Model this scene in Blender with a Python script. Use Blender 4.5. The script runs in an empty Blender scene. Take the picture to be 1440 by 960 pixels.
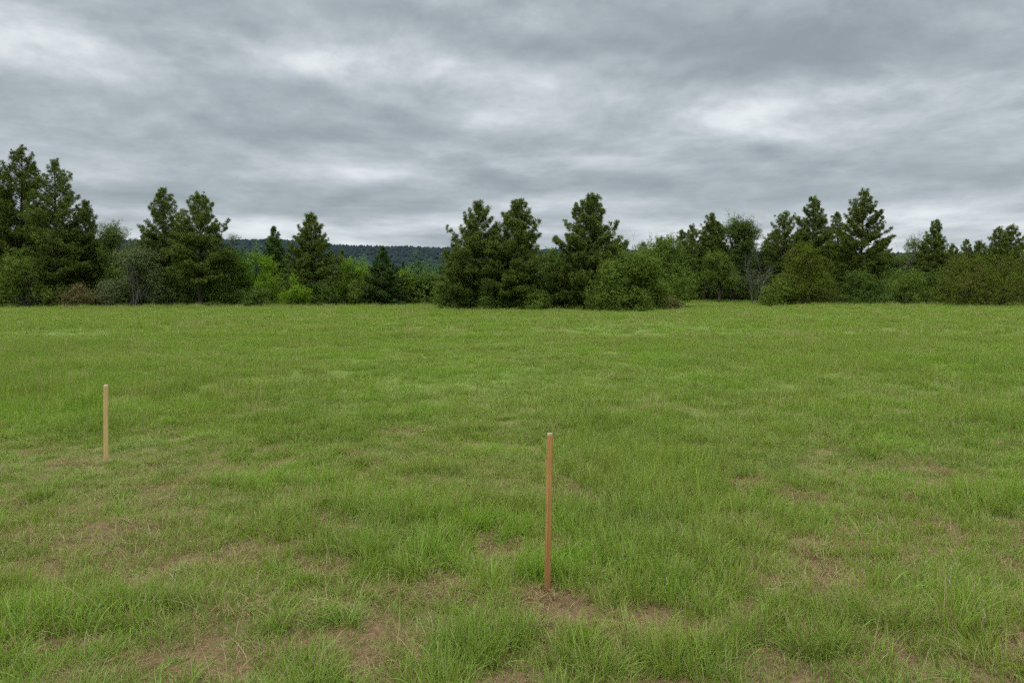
import bpy, math
import numpy as np
from math import radians as R, pi

rng = np.random.default_rng(11)
scene = bpy.context.scene
COL = scene.collection

# ------------------------------------------------------------------ camera
EYE, F, HOR = 1.6, 1040.0, 411.0          # eye height, focal length and horizon line of the 1440 x 960 frame
cam = bpy.data.cameras.new('camera'); cam.lens = 26.0; cam.sensor_width = 36.0
cam.shift_y = -(480 - HOR) / 1440.0; cam.clip_start = 0.05; cam.clip_end = 9000
co = bpy.data.objects.new('camera', cam); COL.objects.link(co)
co.location = (0, 0, EYE); co.rotation_euler = (pi / 2, 0, 0)
scene.camera = co
scene.view_settings.view_transform = 'Standard'; scene.view_settings.look = 'None'
scene.view_settings.exposure = 0; scene.view_settings.gamma = 1
scene.cycles.max_bounces = 3; scene.cycles.diffuse_bounces = 3; scene.cycles.transmission_bounces = 2; scene.cycles.glossy_bounces = 1
scene.cycles.transparent_max_bounces = 4
scene.cycles.use_denoising = False      # keep single blades and needles crisp
scene.cycles.adaptive_threshold = 0.03; scene.cycles.adaptive_min_samples = 20

# ------------------------------------------------------------------ noise + terrain
def lattice(seed, n=256): return np.random.default_rng(seed).random((n, n))
_L = {}
def vnoise(x, y, seed):
    if seed not in _L: _L[seed] = lattice(seed)
    g = _L[seed]; n = g.shape[0]
    xi = np.floor(x).astype(int); yi = np.floor(y).astype(int)
    fx = x - xi; fy = y - yi
    fx = fx * fx * (3 - 2 * fx); fy = fy * fy * (3 - 2 * fy)
    a = g[xi % n, yi % n]; b = g[(xi + 1) % n, yi % n]; c = g[xi % n, (yi + 1) % n]; d = g[(xi + 1) % n, (yi + 1) % n]
    return (a * (1 - fx) + b * fx) * (1 - fy) + (c * (1 - fx) + d * fx) * fy
def fbm(x, y, seed, oct=4):
    s = 0; a = 0.5; t = 0
    for k in range(oct):
        s = s + a * vnoise(x * 2 ** k + 17.3 * k, y * 2 ** k + 5.1 * k, seed + k); t += a; a *= 0.5
    return s / t
def sstep(a, b, x):
    t = np.clip((x - a) / (b - a), 0, 1); return t * t * (3 - 2 * t)
def hgt(x, y):
    x = np.asarray(x, float); y = np.asarray(y, float)
    fade = 1 - 0.7 * sstep(40, 120, np.hypot(x, y))
    h = (fbm(x * 0.9, y * 0.9, 3, 3) - 0.5) * 0.13 * fade * (1 - sstep(30, 60, np.hypot(x, y))) + (fbm(x * 0.07, y * 0.07, 8, 2) - 0.5) * 0.22 * fade * sstep(4, 20, np.hypot(x, y))
    h = h + 0.85 * sstep(76, 115, y) + 0.22 * np.exp(-((y - 70) / 9) ** 2) * sstep(18, 30, x)
    return h
def W(px, d): return (px - 720) / F * d
def ground_at(px, py):
    d = EYE * F / (py - HOR); return W(px, d), d

# ------------------------------------------------------------------ helpers
def tag(o, label=None, cat=None, group=None, kind=None):
    for k, v in (('label', label), ('category', cat), ('group', group), ('kind', kind)):
        if v: o[k] = v
    return o
def empty(name, loc, label, cat, group=None):
    o = bpy.data.objects.new(name, None); COL.objects.link(o); o.location = loc; o.empty_display_size = 0.3
    return tag(o, label, cat, group)
def np_mesh(name, verts, faces, mat, attrs=None, smooth=False):
    """faces: list of int arrays (n,3) or (n,4)"""
    me = bpy.data.meshes.new(name)
    verts = np.asarray(verts, np.float32)
    me.vertices.add(len(verts)); me.vertices.foreach_set('co', verts.ravel())
    faces = [np.asarray(f, np.int32) for f in faces if len(f)]
    if faces:
        idx = np.concatenate([f.ravel() for f in faces]); tot = np.concatenate([np.full(len(f), f.shape[1], np.int32) for f in faces])
        st = np.concatenate([[0], np.cumsum(tot)[:-1]]).astype(np.int32)
        me.loops.add(len(idx)); me.loops.foreach_set('vertex_index', idx)
        me.polygons.add(len(tot)); me.polygons.foreach_set('loop_start', st)
        if smooth: me.polygons.foreach_set('use_smooth', np.ones(len(tot), bool))
    for k, v in (attrs or {}).items():
        v = np.asarray(v)
        if v.ndim == 2:
            a = me.attributes.new(k, 'FLOAT_VECTOR', 'POINT'); a.data.foreach_set('vector', v.astype(np.float32).ravel())
        elif v.dtype.kind == 'i':
            a = me.attributes.new(k, 'INT', 'POINT'); a.data.foreach_set('value', v.astype(np.int32))
        else:
            a = me.attributes.new(k, 'FLOAT', 'POINT'); a.data.foreach_set('value', v.astype(np.float32))
    me.update(calc_edges=True); me.validate()
    if mat: me.materials.append(mat)
    return me
def obj(name, me, parent=None):
    o = bpy.data.objects.new(name, me); COL.objects.link(o)
    if parent: o.parent = parent
    return o

class N:
    """tiny node-graph builder"""
    def __init__(s, tree): s.t = tree; tree.nodes.clear()
    def __call__(s, kind, props=None, **ins):
        n = s.t.nodes.new(kind)
        for k, v in (props or {}).items(): setattr(n, k, v)
        for k, v in ins.items():
            key = int(k[1:]) if k[0] == 'i' and k[1:].isdigit() else k.replace('_', ' ')
            s.put(n.inputs[key], v)
        return n
    def put(s, sock, v):
        if isinstance(v, bpy.types.NodeSocket): s.t.links.new(v, sock)
        elif isinstance(v, bpy.types.Node): s.t.links.new(v.outputs[0], sock)
        else: sock.default_value = v
    def m(s, op, a, b=0.0, c=0.0, clamp=False):
        n = s('ShaderNodeMath', dict(operation=op, use_clamp=clamp), i0=a, i1=b)
        if op == 'MULTIPLY_ADD': s.put(n.inputs[2], c)
        return n.outputs[0]
    def mix(s, f, a, b, blend='MIX'):
        n = s('ShaderNodeMix', dict(data_type='RGBA', blend_type=blend)); s.put(n.inputs[0], f)
        s.put(n.inputs[6], a if not isinstance(a, tuple) else (*a, 1)); s.put(n.inputs[7], b if not isinstance(b, tuple) else (*b, 1))
        return n.outputs[2]
    def noise(s, vec, scale, detail=3.0, rough=0.55, dist=0.0):
        return s('ShaderNodeTexNoise', Vector=vec, Scale=scale, Detail=detail, Roughness=rough, Distortion=dist).outputs[0]
    def rmap(s, v, a, b, c=0.0, d=1.0):
        return s('ShaderNodeMapRange', dict(clamp=True), i0=v, i1=a, i2=b, i3=c, i4=d).outputs[0]
    def attr(s, name, typ='GEOMETRY'): return s('ShaderNodeAttribute', dict(attribute_name=name, attribute_type=typ)).outputs['Fac']
def newmat(name):
    m = bpy.data.materials.new(name); m.use_nodes = True
    return m, N(m.node_tree)

# ------------------------------------------------------------------ materials
def grass_mat():
    m, n = newmat('grass_blades')
    geo = n('ShaderNodeNewGeometry'); pos = geo.outputs['Position']; ri = geo.outputs['Random Per Island']
    t = n.attr('t'); dry = n.attr('dry'); tint = n.attr('tint', 'INSTANCER'); tv = n.attr('hue', 'INSTANCER')
    flat = n('ShaderNodeVectorMath', dict(operation='MULTIPLY'), i0=pos, i1=(1, 1, 0)).outputs[0]
    big = n.rmap(n.noise(flat, 0.22, 4, 0.6), 0.36, 0.64)
    mid = n.rmap(n.noise(flat, 1.1, 3, 0.6), 0.35, 0.65)
    c = n.mix(big, VIVID, OLIVE)
    c = n.mix(n.m('MULTIPLY', mid, 0.7), c, BLUEG)
    c = n.mix(n.m('MULTIPLY', tv, 0.75), c, FRESH)
    c = n.mix(1.0, c, n.mix(ri, (0.62, 0.64, 0.62), (1.35, 1.32, 1.3)), 'MULTIPLY')
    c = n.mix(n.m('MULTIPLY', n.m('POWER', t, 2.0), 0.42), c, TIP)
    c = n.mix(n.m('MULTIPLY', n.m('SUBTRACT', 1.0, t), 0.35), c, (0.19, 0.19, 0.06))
    dr = n.m('MAXIMUM', dry, n.m('LESS_THAN', ri, tint))
    straw = n.mix(ri, (0.32, 0.24, 0.11), (0.52, 0.46, 0.26))
    c = n.mix(dr, c, straw)
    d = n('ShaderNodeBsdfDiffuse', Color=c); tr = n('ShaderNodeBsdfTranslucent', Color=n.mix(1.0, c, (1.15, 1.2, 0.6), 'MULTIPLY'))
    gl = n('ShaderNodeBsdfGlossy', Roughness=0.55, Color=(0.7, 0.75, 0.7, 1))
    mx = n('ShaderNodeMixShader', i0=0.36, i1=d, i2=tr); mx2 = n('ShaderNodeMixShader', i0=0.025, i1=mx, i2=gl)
    n('ShaderNodeOutputMaterial', Surface=mx2)
    return m
VIVID, OLIVE, BLUEG = (0.178, 0.308, 0.022), (0.250, 0.325, 0.046), (0.155, 0.258, 0.042)
FRESH, TIP = (0.195, 0.385, 0.014), (0.345, 0.410, 0.082)

def straw_mat():
    m, n = newmat('dry_straw')
    geo = n('ShaderNodeNewGeometry'); ri = geo.outputs['Random Per Island']
    c = n.mix(ri, (0.15, 0.085, 0.045), (0.40, 0.275, 0.15))
    d = n('ShaderNodeBsdfDiffuse', Color=c); tr = n('ShaderNodeBsdfTranslucent', Color=c)
    n('ShaderNodeOutputMaterial', Surface=n('ShaderNodeMixShader', i0=0.2, i1=d, i2=tr))
    return m
def ground_mat():
    m, n = newmat('soil_and_turf')
    pos = n('ShaderNodeNewGeometry').outputs['Position']
    fine = n.noise(pos, 38, 6, 0.7); medium = n.noise(pos, 5, 4, 0.6); big = n.noise(pos, 0.3, 3)
    soil = n.mix(n.rmap(fine, 0.35, 0.68), (0.080, 0.042, 0.025), (0.29, 0.165, 0.095))
    soil = n.mix(n.rmap(medium, 0.4, 0.7, 0, 0.55), soil, (0.16, 0.12, 0.055))
    green = n.mix(n.rmap(big, 0.35, 0.65), (0.12, 0.17, 0.03), (0.17, 0.20, 0.05))
    y = n('ShaderNodeSeparateXYZ', i0=pos).outputs[1]
    c = n.mix(n.m('MAXIMUM', n.rmap(y, 5, 12, 0.10, 1), n.rmap(y, 1.5, -10, 0, 1)), soil, green)
    bmp = n('ShaderNodeBump', Strength=0.8, Distance=0.02, Height=fine)
    b = n('ShaderNodeBsdfPrincipled', Base_Color=c, Roughness=0.95, Normal=bmp.outputs[0]); b.inputs['Specular IOR Level'].default_value = 0.1
    n('ShaderNodeOutputMaterial', Surface=b)
    return m
def leaf_mat(name, a, b, trans=0.25, warm=None):
    m, n = newmat(name)
    geo = n('ShaderNodeNewGeometry'); pos = geo.outputs['Position']
    v = n.attr('v')
    c = n.mix(v, a, b)
    if warm: c = n.mix(n.rmap(n.noise(pos, 0.5, 3), 0.45, 0.68, 0, 0.8), c, warm)
    if trans: c = n.mix(1.0, c, n.mix(geo.outputs['Random Per Island'], (0.84, 0.84, 0.84), (1.16, 1.16, 1.16)), 'MULTIPLY')
    d = n('ShaderNodeBsdfDiffuse', Color=c); tr = n('ShaderNodeBsdfTranslucent', Color=c)
    n('ShaderNodeOutputMaterial', Surface=n('ShaderNodeMixShader', i0=trans, i1=d, i2=tr))
    return m
def bark_mat(name, a, b):
    m, n = newmat(name)
    pos = n('ShaderNodeNewGeometry').outputs['Position']
    sc = n('ShaderNodeVectorMath', dict(operation='MULTIPLY'), i0=pos, i1=(9, 9, 1.6)).outputs[0]
    f = n.noise(sc, 1.0, 5, 0.65)
    bmp = n('ShaderNodeBump', Strength=0.7, Distance=0.03, Height=f)
    bs = n('ShaderNodeBsdfPrincipled', Base_Color=n.mix(n.rmap(f, 0.35, 0.65), a, b), Roughness=0.9, Normal=bmp.outputs[0])
    n('ShaderNodeOutputMaterial', Surface=bs)
    return m
def wood_mat(name, a, b, dark, zdark, zfade):
    m, n = newmat(name)
    pos = n('ShaderNodeTexCoord').outputs['Object']
    sc = n('ShaderNodeVectorMath', dict(operation='MULTIPLY'), i0=pos, i1=(110, 110, 2.2)).outputs[0]
    f = n.noise(sc, 1.0, 5, 0.6, 0.3)
    sc2 = n('ShaderNodeVectorMath', dict(operation='MULTIPLY'), i0=pos, i1=(20, 20, 5)).outputs[0]
    g = n.noise(sc2, 1.0, 3)
    c = n.mix(n.rmap(f, 0.32, 0.68), a, b)
    c = n.mix(n.rmap(g, 0.5, 0.75, 0, 0.45), c, dark)
    z = n('ShaderNodeSeparateXYZ', i0=pos).outputs[2]
    c = n.mix(n.rmap(n.m('ADD', z, n.m('MULTIPLY', g, 0.2)), zdark, zdark + zfade, 0.75, 0), c, dark)
    c = n.mix(n.rmap(n.m('ADD', z, n.m('MULTIPLY', g, 0.08)), 0.045, 0.10, 0.6, 0), c, (0.075, 0.048, 0.030))     # mud at the foot
    bmp = n('ShaderNodeBump', Strength=0.35, Distance=0.002, Height=f)
    bs = n('ShaderNodeBsdfPrincipled', Base_Color=c, Roughness=0.75, Normal=bmp.outputs[0])
    n('ShaderNodeOutputMaterial', Surface=bs)
    return m
M = dict(
    grass=grass_mat(), straw=straw_mat(), ground=ground_mat(),
    pine=leaf_mat('pine_needles', (0.073, 0.112, 0.024), (0.191, 0.232, 0.052), 0.3),
    pine_dark=leaf_mat('pine_needles_dark', (0.063, 0.095, 0.017), (0.163, 0.194, 0.037), 0.3),
    fir=leaf_mat('fir_needles', (0.060, 0.107, 0.026), (0.135, 0.202, 0.046), 0.3),
    softfir=leaf_mat('soft_fir_needles', (0.050, 0.092, 0.026), (0.100, 0.150, 0.045), 0.3),
    bright=leaf_mat('bright_leaves', (0.112, 0.193, 0.018), (0.218, 0.34, 0.03), 0.35),
    mid=leaf_mat('mid_green_leaves', (0.076, 0.116, 0.021), (0.167, 0.223, 0.04), 0.3),
    dark=leaf_mat('dark_leaves', (0.055, 0.094, 0.019), (0.121, 0.173, 0.036), 0.25),
    olive=leaf_mat('olive_leaves', (0.059, 0.085, 0.011), (0.125, 0.163, 0.017), 0.25, (0.122, 0.089, 0.041)),
    grey=leaf_mat('grey_green_leaves', (0.088, 0.115, 0.043), (0.155, 0.183, 0.074), 0.2),
    pale=leaf_mat('pale_leaves', (0.189, 0.252, 0.072), (0.358, 0.396, 0.145), 0.3),
    brown=leaf_mat('brown_brush_leaves', (0.094, 0.089, 0.032), (0.189, 0.159, 0.061), 0.2),
    valley=leaf_mat('valley_leaves', (0.075, 0.140, 0.058), (0.122, 0.188, 0.075), 0.2),
    bark=bark_mat('pine_bark', (0.018, 0.013, 0.010), (0.055, 0.040, 0.030)),
    greybark=bark_mat('grey_bark', (0.062, 0.056, 0.047), (0.145, 0.132, 0.112)),
    stem=bark_mat('shrub_stem', (0.035, 0.028, 0.02), (0.09, 0.075, 0.055)),
)

# ------------------------------------------------------------------ sky and sun
SUN_EL, SUN_AZ = 55.0, 215.0       # soft light from behind the camera, a little to the left
def make_world():
    w = bpy.data.worlds.new('World'); scene.world = w; w.use_nodes = True
    n = N(w.node_tree)
    d = n('ShaderNodeTexCoord').outputs['Generated']
    dn = n('ShaderNodeVectorMath', dict(operation='NORMALIZE'), i0=d).outputs[0]
    s = n('ShaderNodeSeparateXYZ', i0=dn); X, Y, Z = s.outputs
    zc = n.m('MAXIMUM', Z, 0.0)
    den = n.m('ADD', zc, 0.13)
    plane = n('ShaderNodeCombineXYZ', i0=n.m('DIVIDE', X, den), i1=n.m('DIVIDE', Y, den), i2=0.0).outputs[0]
    az0 = n.m('ARCTAN2', X, Y); el0 = n.m('ARCSINE', Z)
    wx = n.m('SUBTRACT', n.noise(plane, 1.5, 6, 0.58), 0.5)
    off = n('ShaderNodeVectorMath', dict(operation='ADD'), i0=plane, i1=(31.7, 4.2, 2.0)).outputs[0]
    wy = n.m('SUBTRACT', n.noise(off, 1.7, 6, 0.58), 0.5)
    az = n.m('MULTIPLY_ADD', wx, 0.16, az0); el = n.m('MULTIPLY_ADD', wy, n.m('MULTIPLY_ADD', zc, 0.17, 0.010), el0)
    acc = None
    for (px, py, sx, sy, amp) in CLOUDS:
        px *= 1440 / 1344; py *= 1440 / 1344; sx *= 1440 / 1344; sy *= 1440 / 1344
        u = (px - 720) / F; a0 = math.atan(u); e0 = math.atan((HOR - py) / F / math.sqrt(1 + u * u))
        ca = math.cos(a0)
        qa = n.m('MULTIPLY', n.m('SUBTRACT', az, a0), F / sx / ca / ca * ca)
        qe = n.m('MULTIPLY', n.m('SUBTRACT', el, e0), F / sy / ca)
        r2 = n.m('ADD', n.m('MULTIPLY', qa, qa), n.m('MULTIPLY', qe, qe))
        g = n.m('MULTIPLY', n.m('EXPONENT', n.m('MULTIPLY', r2, -1.0)), amp)
        acc = g if acc is None else n.m('ADD', acc, g)
    n1 = n.m('SUBTRACT', n.noise(plane, 0.9, 7, 0.5, 0.3), 0.5)
    str_ = n('ShaderNodeVectorMath', dict(operation='MULTIPLY'), i0=plane, i1=(1.0, 2.4, 1)).outputs[0]
    n2 = n.m('SUBTRACT', n.noise(str_, 2.2, 6, 0.52, 0.2), 0.5)
    def billow(shift):      # cells that flatten toward the horizon
        lg = n.m('MULTIPLY', n.m('LOGARITHM', n.m('ADD', n.m('MAXIMUM', el0, 0.0), 0.065 + shift), 2.718282), 2.7)
        bv = n('ShaderNodeCombineXYZ', i0=n.m('MULTIPLY', az0, 3.7), i1=lg, i2=0.7).outputs[0]
        return n.noise(bv, 1.0, 10, 0.57, 0.15)
    n3 = billow(0.0); n4 = billow(0.02)
    relief = n.m('SUBTRACT', n3, n4)        # lit upper rims, dull undersides
    acc = n.m('MULTIPLY', acc, n.rmap(n3, 0.30, 0.70, 0.60, 1.20))
    v = n.m('ADD', n.m('MULTIPLY', acc, 0.25), n.m('ADD', n.m('MULTIPLY', n1, 0.18), n.m('MULTIPLY', n2, 0.16)))
    v = n.m('ADD', v, n.m('ADD', n.m('MULTIPLY', n.m('SUBTRACT', n3, 0.5), 0.95), n.m('MULTIPLY', relief, 1.3)))
    v = n.m('ADD', v, n.m('ADD', 0.42, n.rmap(el0, 0.02, 0.12, 0.30, 0.0)))
    ramp = n('ShaderNodeValToRGB', i0=v); cr = ramp.color_ramp; cr.interpolation = 'B_SPLINE'
    cr.elements[0].position = 0.0; cr.elements[0].color = (*SKY[0], 1)
    cr.elements[1].position = 1.0; cr.elements[1].color = (*SKY[3], 1)
    for p, c in ((0.38, SKY[1]), (0.7, SKY[2])):
        e = cr.elements.new(p); e.color = (*c, 1)
    up = n.rmap(el0, 0.40, 1.05, 1.0, ZENITH)
    cloud = n.mix(1.0, ramp.outputs[0], n('ShaderNodeCombineXYZ', i0=up, i1=up, i2=up).outputs[0], 'MULTIPLY')
    cloud = n.mix(1.0, cloud, (10.0, 10.0, 10.0), 'MULTIPLY')
    low = n.rmap(Z, -0.02, -0.1)
    cloud = n.mix(low, cloud, (1.2, 1.3, 0.9))
    sky = n('ShaderNodeTexSky', dict(sky_type='NISHITA', sun_disc=False, sun_elevation=R(SUN_EL), sun_rotation=R(SUN_AZ)))
    col = n.mix(0.96, sky.outputs[0], cloud)
    w.cycles.sampling_method = 'NONE'      # an even dome: no need to search it for bright spots
    n('ShaderNodeOutputWorld', Surface=n('ShaderNodeBackground', Color=col, Strength=0.1))
SKY = [(0.275, 0.318, 0.352), (0.410, 0.466, 0.504), (0.590, 0.650, 0.688), (0.86, 0.91, 0.93)]
ZENITH = 4.6
CLOUDS = [  # direction given by where it stands in the 1344 x 896 view, half sizes, brightness
    (50, 45, 150, 50, 0.8), (300, 62, 70, 22, 0.6), (420, 76, 75, 24, 1.3), (600, 88, 85, 26, 1.1), (705, 105, 60, 22, 0.4),
    (470, 12, 150, 30, -0.3), (830, 55, 190, 36, -0.9), (1080, 62, 220, 32, -0.9), (1290, 85, 120, 18, -0.6), (1290, 28, 110, 22, 0.35),
    (120, 135, 190, 30, -0.45), (210, 95, 110, 18, 0.35), (400, 130, 160, 25, -0.35), (650, 150, 140, 16, 0.2),
    (965, 148, 75, 30, 1.3), (1060, 120, 80, 20, 0.7), (1170, 122, 90, 20, 0.9), (1310, 150, 90, 22, 0.6), (1180, 175, 120, 14, -0.2),
    (560, 185, 220, 16, -0.5), (800, 180, 130, 20, -0.45), (1030, 200, 170, 12, -0.4), (760, 222, 180, 9, 0.3), (330, 215, 200, 10, 0.2),
    (300, 240, 190, 12, -0.4), (1280, 235, 160, 12, -0.1), (540, 250, 190, 12, -0.35), (950, 235, 200, 9, -0.35),
    (500, 95, 280, 45, 0.55), (1130, 140, 240, 45, 0.55), (900, 50, 420, 48, -0.65), (60, 60, 260, 80, 0.1),
    (470, 300, 170, 9, 1.1), (880, 298, 90, 9, 0.9), (180, 285, 100, 9, 0.4), (520, 281, 160, 7, -0.3), (1230, 275, 120, 8, -0.1),
]
make_world()
sl = bpy.data.lights.new('sun', 'SUN'); sl.energy = 1.5; sl.angle = R(25); sl.color = (1.0, 0.965, 0.91)
so = bpy.data.objects.new('sun', sl); COL.objects.link(so); so.location = (-20, -30, 60)
so.rotation_euler = (R(90 - SUN_EL), 0, R(180 - SUN_AZ) + pi - pi)
# aim the lamp explicitly from the sun direction
import mathutils
_a = R(SUN_AZ); sd = mathutils.Vector((math.sin(_a) * math.cos(R(SUN_EL)), math.cos(_a) * math.cos(R(SUN_EL)), math.sin(R(SUN_EL))))
so.rotation_euler = sd.to_track_quat('Z', 'Y').to_euler()

# ------------------------------------------------------------------ ground
def make_ground():
    u = np.linspace(-1, 1, 321); k = 7.3; S = 3500
    g = S * np.sinh(k * u) / np.sinh(k)
    gx, gy = np.meshgrid(g, g + 5, indexing='ij'); n = len(u)
    z = hgt(gx, gy)
    i = np.arange(n * n).reshape(n, n)
    f = np.stack([i[:-1, :-1], i[1:, :-1], i[1:, 1:], i[:-1, 1:]], -1).reshape(-1, 4)
    me = np_mesh('ground', np.stack([gx, gy, z], -1).reshape(-1, 3), [f], M['ground'], smooth=True)
    tag(obj('ground', me), kind='structure')
make_ground()

# ------------------------------------------------------------------ grass
PATCH = [  # bare, thatch-covered spots: where they stand in the 1440 x 960 view and their half sizes there
    (83, 654, 26, 7), (159, 749, 18, 7), (375, 760, 24, 7), (57, 810, 34, 13), (292, 851, 16, 7), (368, 880, 34, 13), (425, 912, 28, 12),
    (455, 802, 36, 10), (190, 942, 34, 10), (200, 832, 22, 8), (277, 882, 12, 6), (380, 840, 22, 9), (631, 830, 34, 26), (546, 912, 36, 30),
    (518, 948, 54, 20), (784, 884, 58, 38), (896, 892, 42, 38), (851, 809, 22, 11), (767, 842, 20, 10), (478, 805, 20, 10), (678, 790, 20, 6),
    (1042, 684, 28, 9), (1114, 696, 24, 6), (1167, 828, 60, 24), (1236, 862, 24, 8), (1038, 878, 52, 22), (1110, 938, 38, 15), (1251, 919, 15, 8),
    (1319, 840, 12, 6), (1410, 923, 44, 15), (1145, 787, 30, 12), (993, 832, 20, 12), (1198, 760, 18, 6), (1273, 700, 16, 5), (1180, 675, 16, 4),
    (400, 648, 18, 5), (505, 640, 22, 5), (560, 610, 40, 5), (15, 700, 20, 5), (965, 772, 26, 5), (1330, 660, 30, 5), (940, 800, 20, 8)]
PW = []
for (px, py, rx, ry) in PATCH:
    x, d = ground_at(px, py); d0 = EYE * F / (py - ry - HOR); d1 = EYE * F / (py + ry - HOR)
    PW.append((x, d, rx / F * d * 0.95, max((d0 - d1) / 2 * 0.95, rx / F * d * 0.35)))
def bare(x, y):
    wx = (fbm(x * 3, y * 3, 40, 3) - 0.5); wy = (fbm(x * 3, y * 3, 50, 3) - 0.5)
    b = np.zeros_like(x)
    for (cx, cy, rx, ry) in PW:
        q = ((x + wx * rx * 1.6 - cx) / rx) ** 2 + ((y + wy * ry * 1.6 - cy) / ry) ** 2
        b = np.maximum(b, np.exp(-q ** 1.5 * 0.7))
    extra = sstep(0.66, 0.76, fbm(x * 1.5, y * 1.5, 60, 4)) * 0.5 * (1 - sstep(5.5, 9, y))
    b = b * (0.72 + 0.45 * sstep(0.36, 0.56, fbm(x * 5, y * 5, 66, 2)))
    x0, y0 = ground_at(769.5, 838)      # trodden soil at the foot and in front of the near stake
    b = np.maximum(b, 1.1 * np.exp(-(((x - x0 - 0.02) / 0.20) ** 2 + ((y - y0 + 0.22) / 0.30) ** 2) ** 2))
    return np.maximum(b, extra).clip(0, 1)

def blades(nb, rad, h0, h1, w0, w1, seg, lean, dry_p, seed, flat=False):
    r = np.random.default_rng(seed)
    a = r.random(nb) * 2 * pi; rr = rad * np.sqrt(r.random(nb))
    base = np.stack([rr * np.cos(a), rr * np.sin(a), np.full(nb, -0.01)], -1)
    h = h0 + (h1 - h0) * r.random(nb) ** 1.4; w = w0 + (w1 - w0) * r.random(nb)
    az = a + r.normal(0, 0.9, nb); ln = np.abs(r.normal(lean, lean * 0.6, nb)).clip(0.03, 1.35)
    if flat: ln = r.uniform(1.15, 1.5, nb); az = r.random(nb) * 2 * pi
    dirh = np.stack([np.cos(az), np.sin(az), 0 * az], -1)
    face = r.random(nb) * pi; side = np.stack([np.cos(face), np.sin(face), 0 * face], -1)
    side -= dirh * (side * dirh).sum(-1, keepdims=True) * 0.6
    side /= np.linalg.norm(side, axis=-1, keepdims=True) + 1e-6
    V = []; T = []
    curve = r.uniform(0.2, 1.3, nb)
    p = base.copy(); rows = []
    for k in range(seg + 1):
        s = k / seg
        rows.append(p.copy())
        ang = (ln * (0.40 + curve * s * 1.55)).clip(0, 2.0 if not flat else 1.53)
        if flat: ang = np.full(nb, 1.45) - 0.5 * ln * (1 - s) * 0.2
        p = p + (h / seg)[:, None] * (dirh * np.sin(ang)[:, None] + np.array([0, 0, 1.0]) * np.cos(ang)[:, None])
    if flat: 
        for q in rows: q[:, 2] = q[:, 2] * 0.5 + 0.012 + 0.025 * r.random(nb)
    for k in range(seg):
        ww = (w * (1 - 0.75 * (k / seg) ** 1.5) * 0.5)[:, None]
        V += [rows[k] - side * ww, rows[k] + side * ww]; T += [np.full(nb, k / seg)] * 2
    V.append(rows[seg]); T.append(np.ones(nb))
    per = 2 * seg + 1
    V = np.stack(V, 1).reshape(-1, 3); T = np.stack(T, 1).ravel()
    o = (np.arange(nb) * per)[:, None]
    quads = np.concatenate([o + np.array([2 * k, 2 * k + 1, 2 * k + 3, 2 * k + 2]) for k in range(seg - 1)]) if seg > 1 else np.zeros((0, 4), int)
    tri = o + np.array([2 * seg - 2, 2 * seg - 1, 2 * seg])
    dry = np.repeat((r.random(nb) < dry_p).astype(float), per)
    return V, [quads, tri], dict(t=T, dry=dry)
def variants(cname, specs, mat):
    c = bpy.data.collections.new(cname)
    for i, sp in enumerate(specs):
        V, Fc, A = blades(*sp[:10], flat=(len(sp) > 10))
        c.objects.link(bpy.data.objects.new('%s_%02d' % (cname, i), np_mesh('%s_%02d' % (cname, i), V, Fc, mat, A)))
    return c
def scatter(name, coll, x, y, z, var, rot, scl, attrs, group=None):
    me = np_mesh(name, np.stack([x, y, z], -1), [], None, dict(variant=var.astype(int), rot=rot, scl=scl, **attrs))
    o = tag(obj(name, me), kind='stuff')
    ng = bpy.data.node_groups.new(name + '_nodes', 'GeometryNodeTree')
    ng.interface.new_socket('Geometry', in_out='INPUT', socket_type='NodeSocketGeometry')
    ng.interface.new_socket('Geometry', in_out='OUTPUT', socket_type='NodeSocketGeometry')
    nd = ng.nodes; L = ng.links
    gi = nd.new('NodeGroupInput'); go = nd.new('NodeGroupOutput'); ip = nd.new('GeometryNodeInstanceOnPoints'); ci = nd.new('GeometryNodeCollectionInfo')
    ci.inputs['Collection'].default_value = coll; ci.inputs['Separate Children'].default_value = True; ci.inputs['Reset Children'].default_value = True
    ip.inputs['Pick Instance'].default_value = True
    def na(nm, typ):
        a = nd.new('GeometryNodeInputNamedAttribute'); a.data_type = typ; a.inputs['Name'].default_value = nm
        return a.outputs['Attribute']
    L.new(gi.outputs[0], ip.inputs['Points']); L.new(ci.outputs[0], ip.inputs['Instance'])
    L.new(na('variant', 'INT'), ip.inputs['Instance Index']); L.new(na('rot', 'FLOAT_VECTOR'), ip.inputs['Rotation']); L.new(na('scl', 'FLOAT_VECTOR'), ip.inputs['Scale'])
    L.new(ip.outputs[0], go.inputs[0])
    md = o.modifiers.new('scatter', 'NODES'); md.node_group = ng
    return o
def wedge(d0, d1, dens, margin=1.6, wide=0.76):
    n = int(dens * ((wide * (d1 ** 2 - d0 ** 2)) + 2 * margin * (d1 - d0)))
    y = []; x = []
    m = int(n * 1.02)
    # sample distance with density proportional to width
    u = rng.random(m * 3); yy = d0 + (d1 - d0) * u
    keep = rng.random(m * 3) < (wide * yy + margin) / (wide * d1 + margin)
    yy = yy[keep][:n]
    xx = (rng.random(len(yy)) * 2 - 1) * (wide * yy + margin)
    return xx, yy
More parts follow.
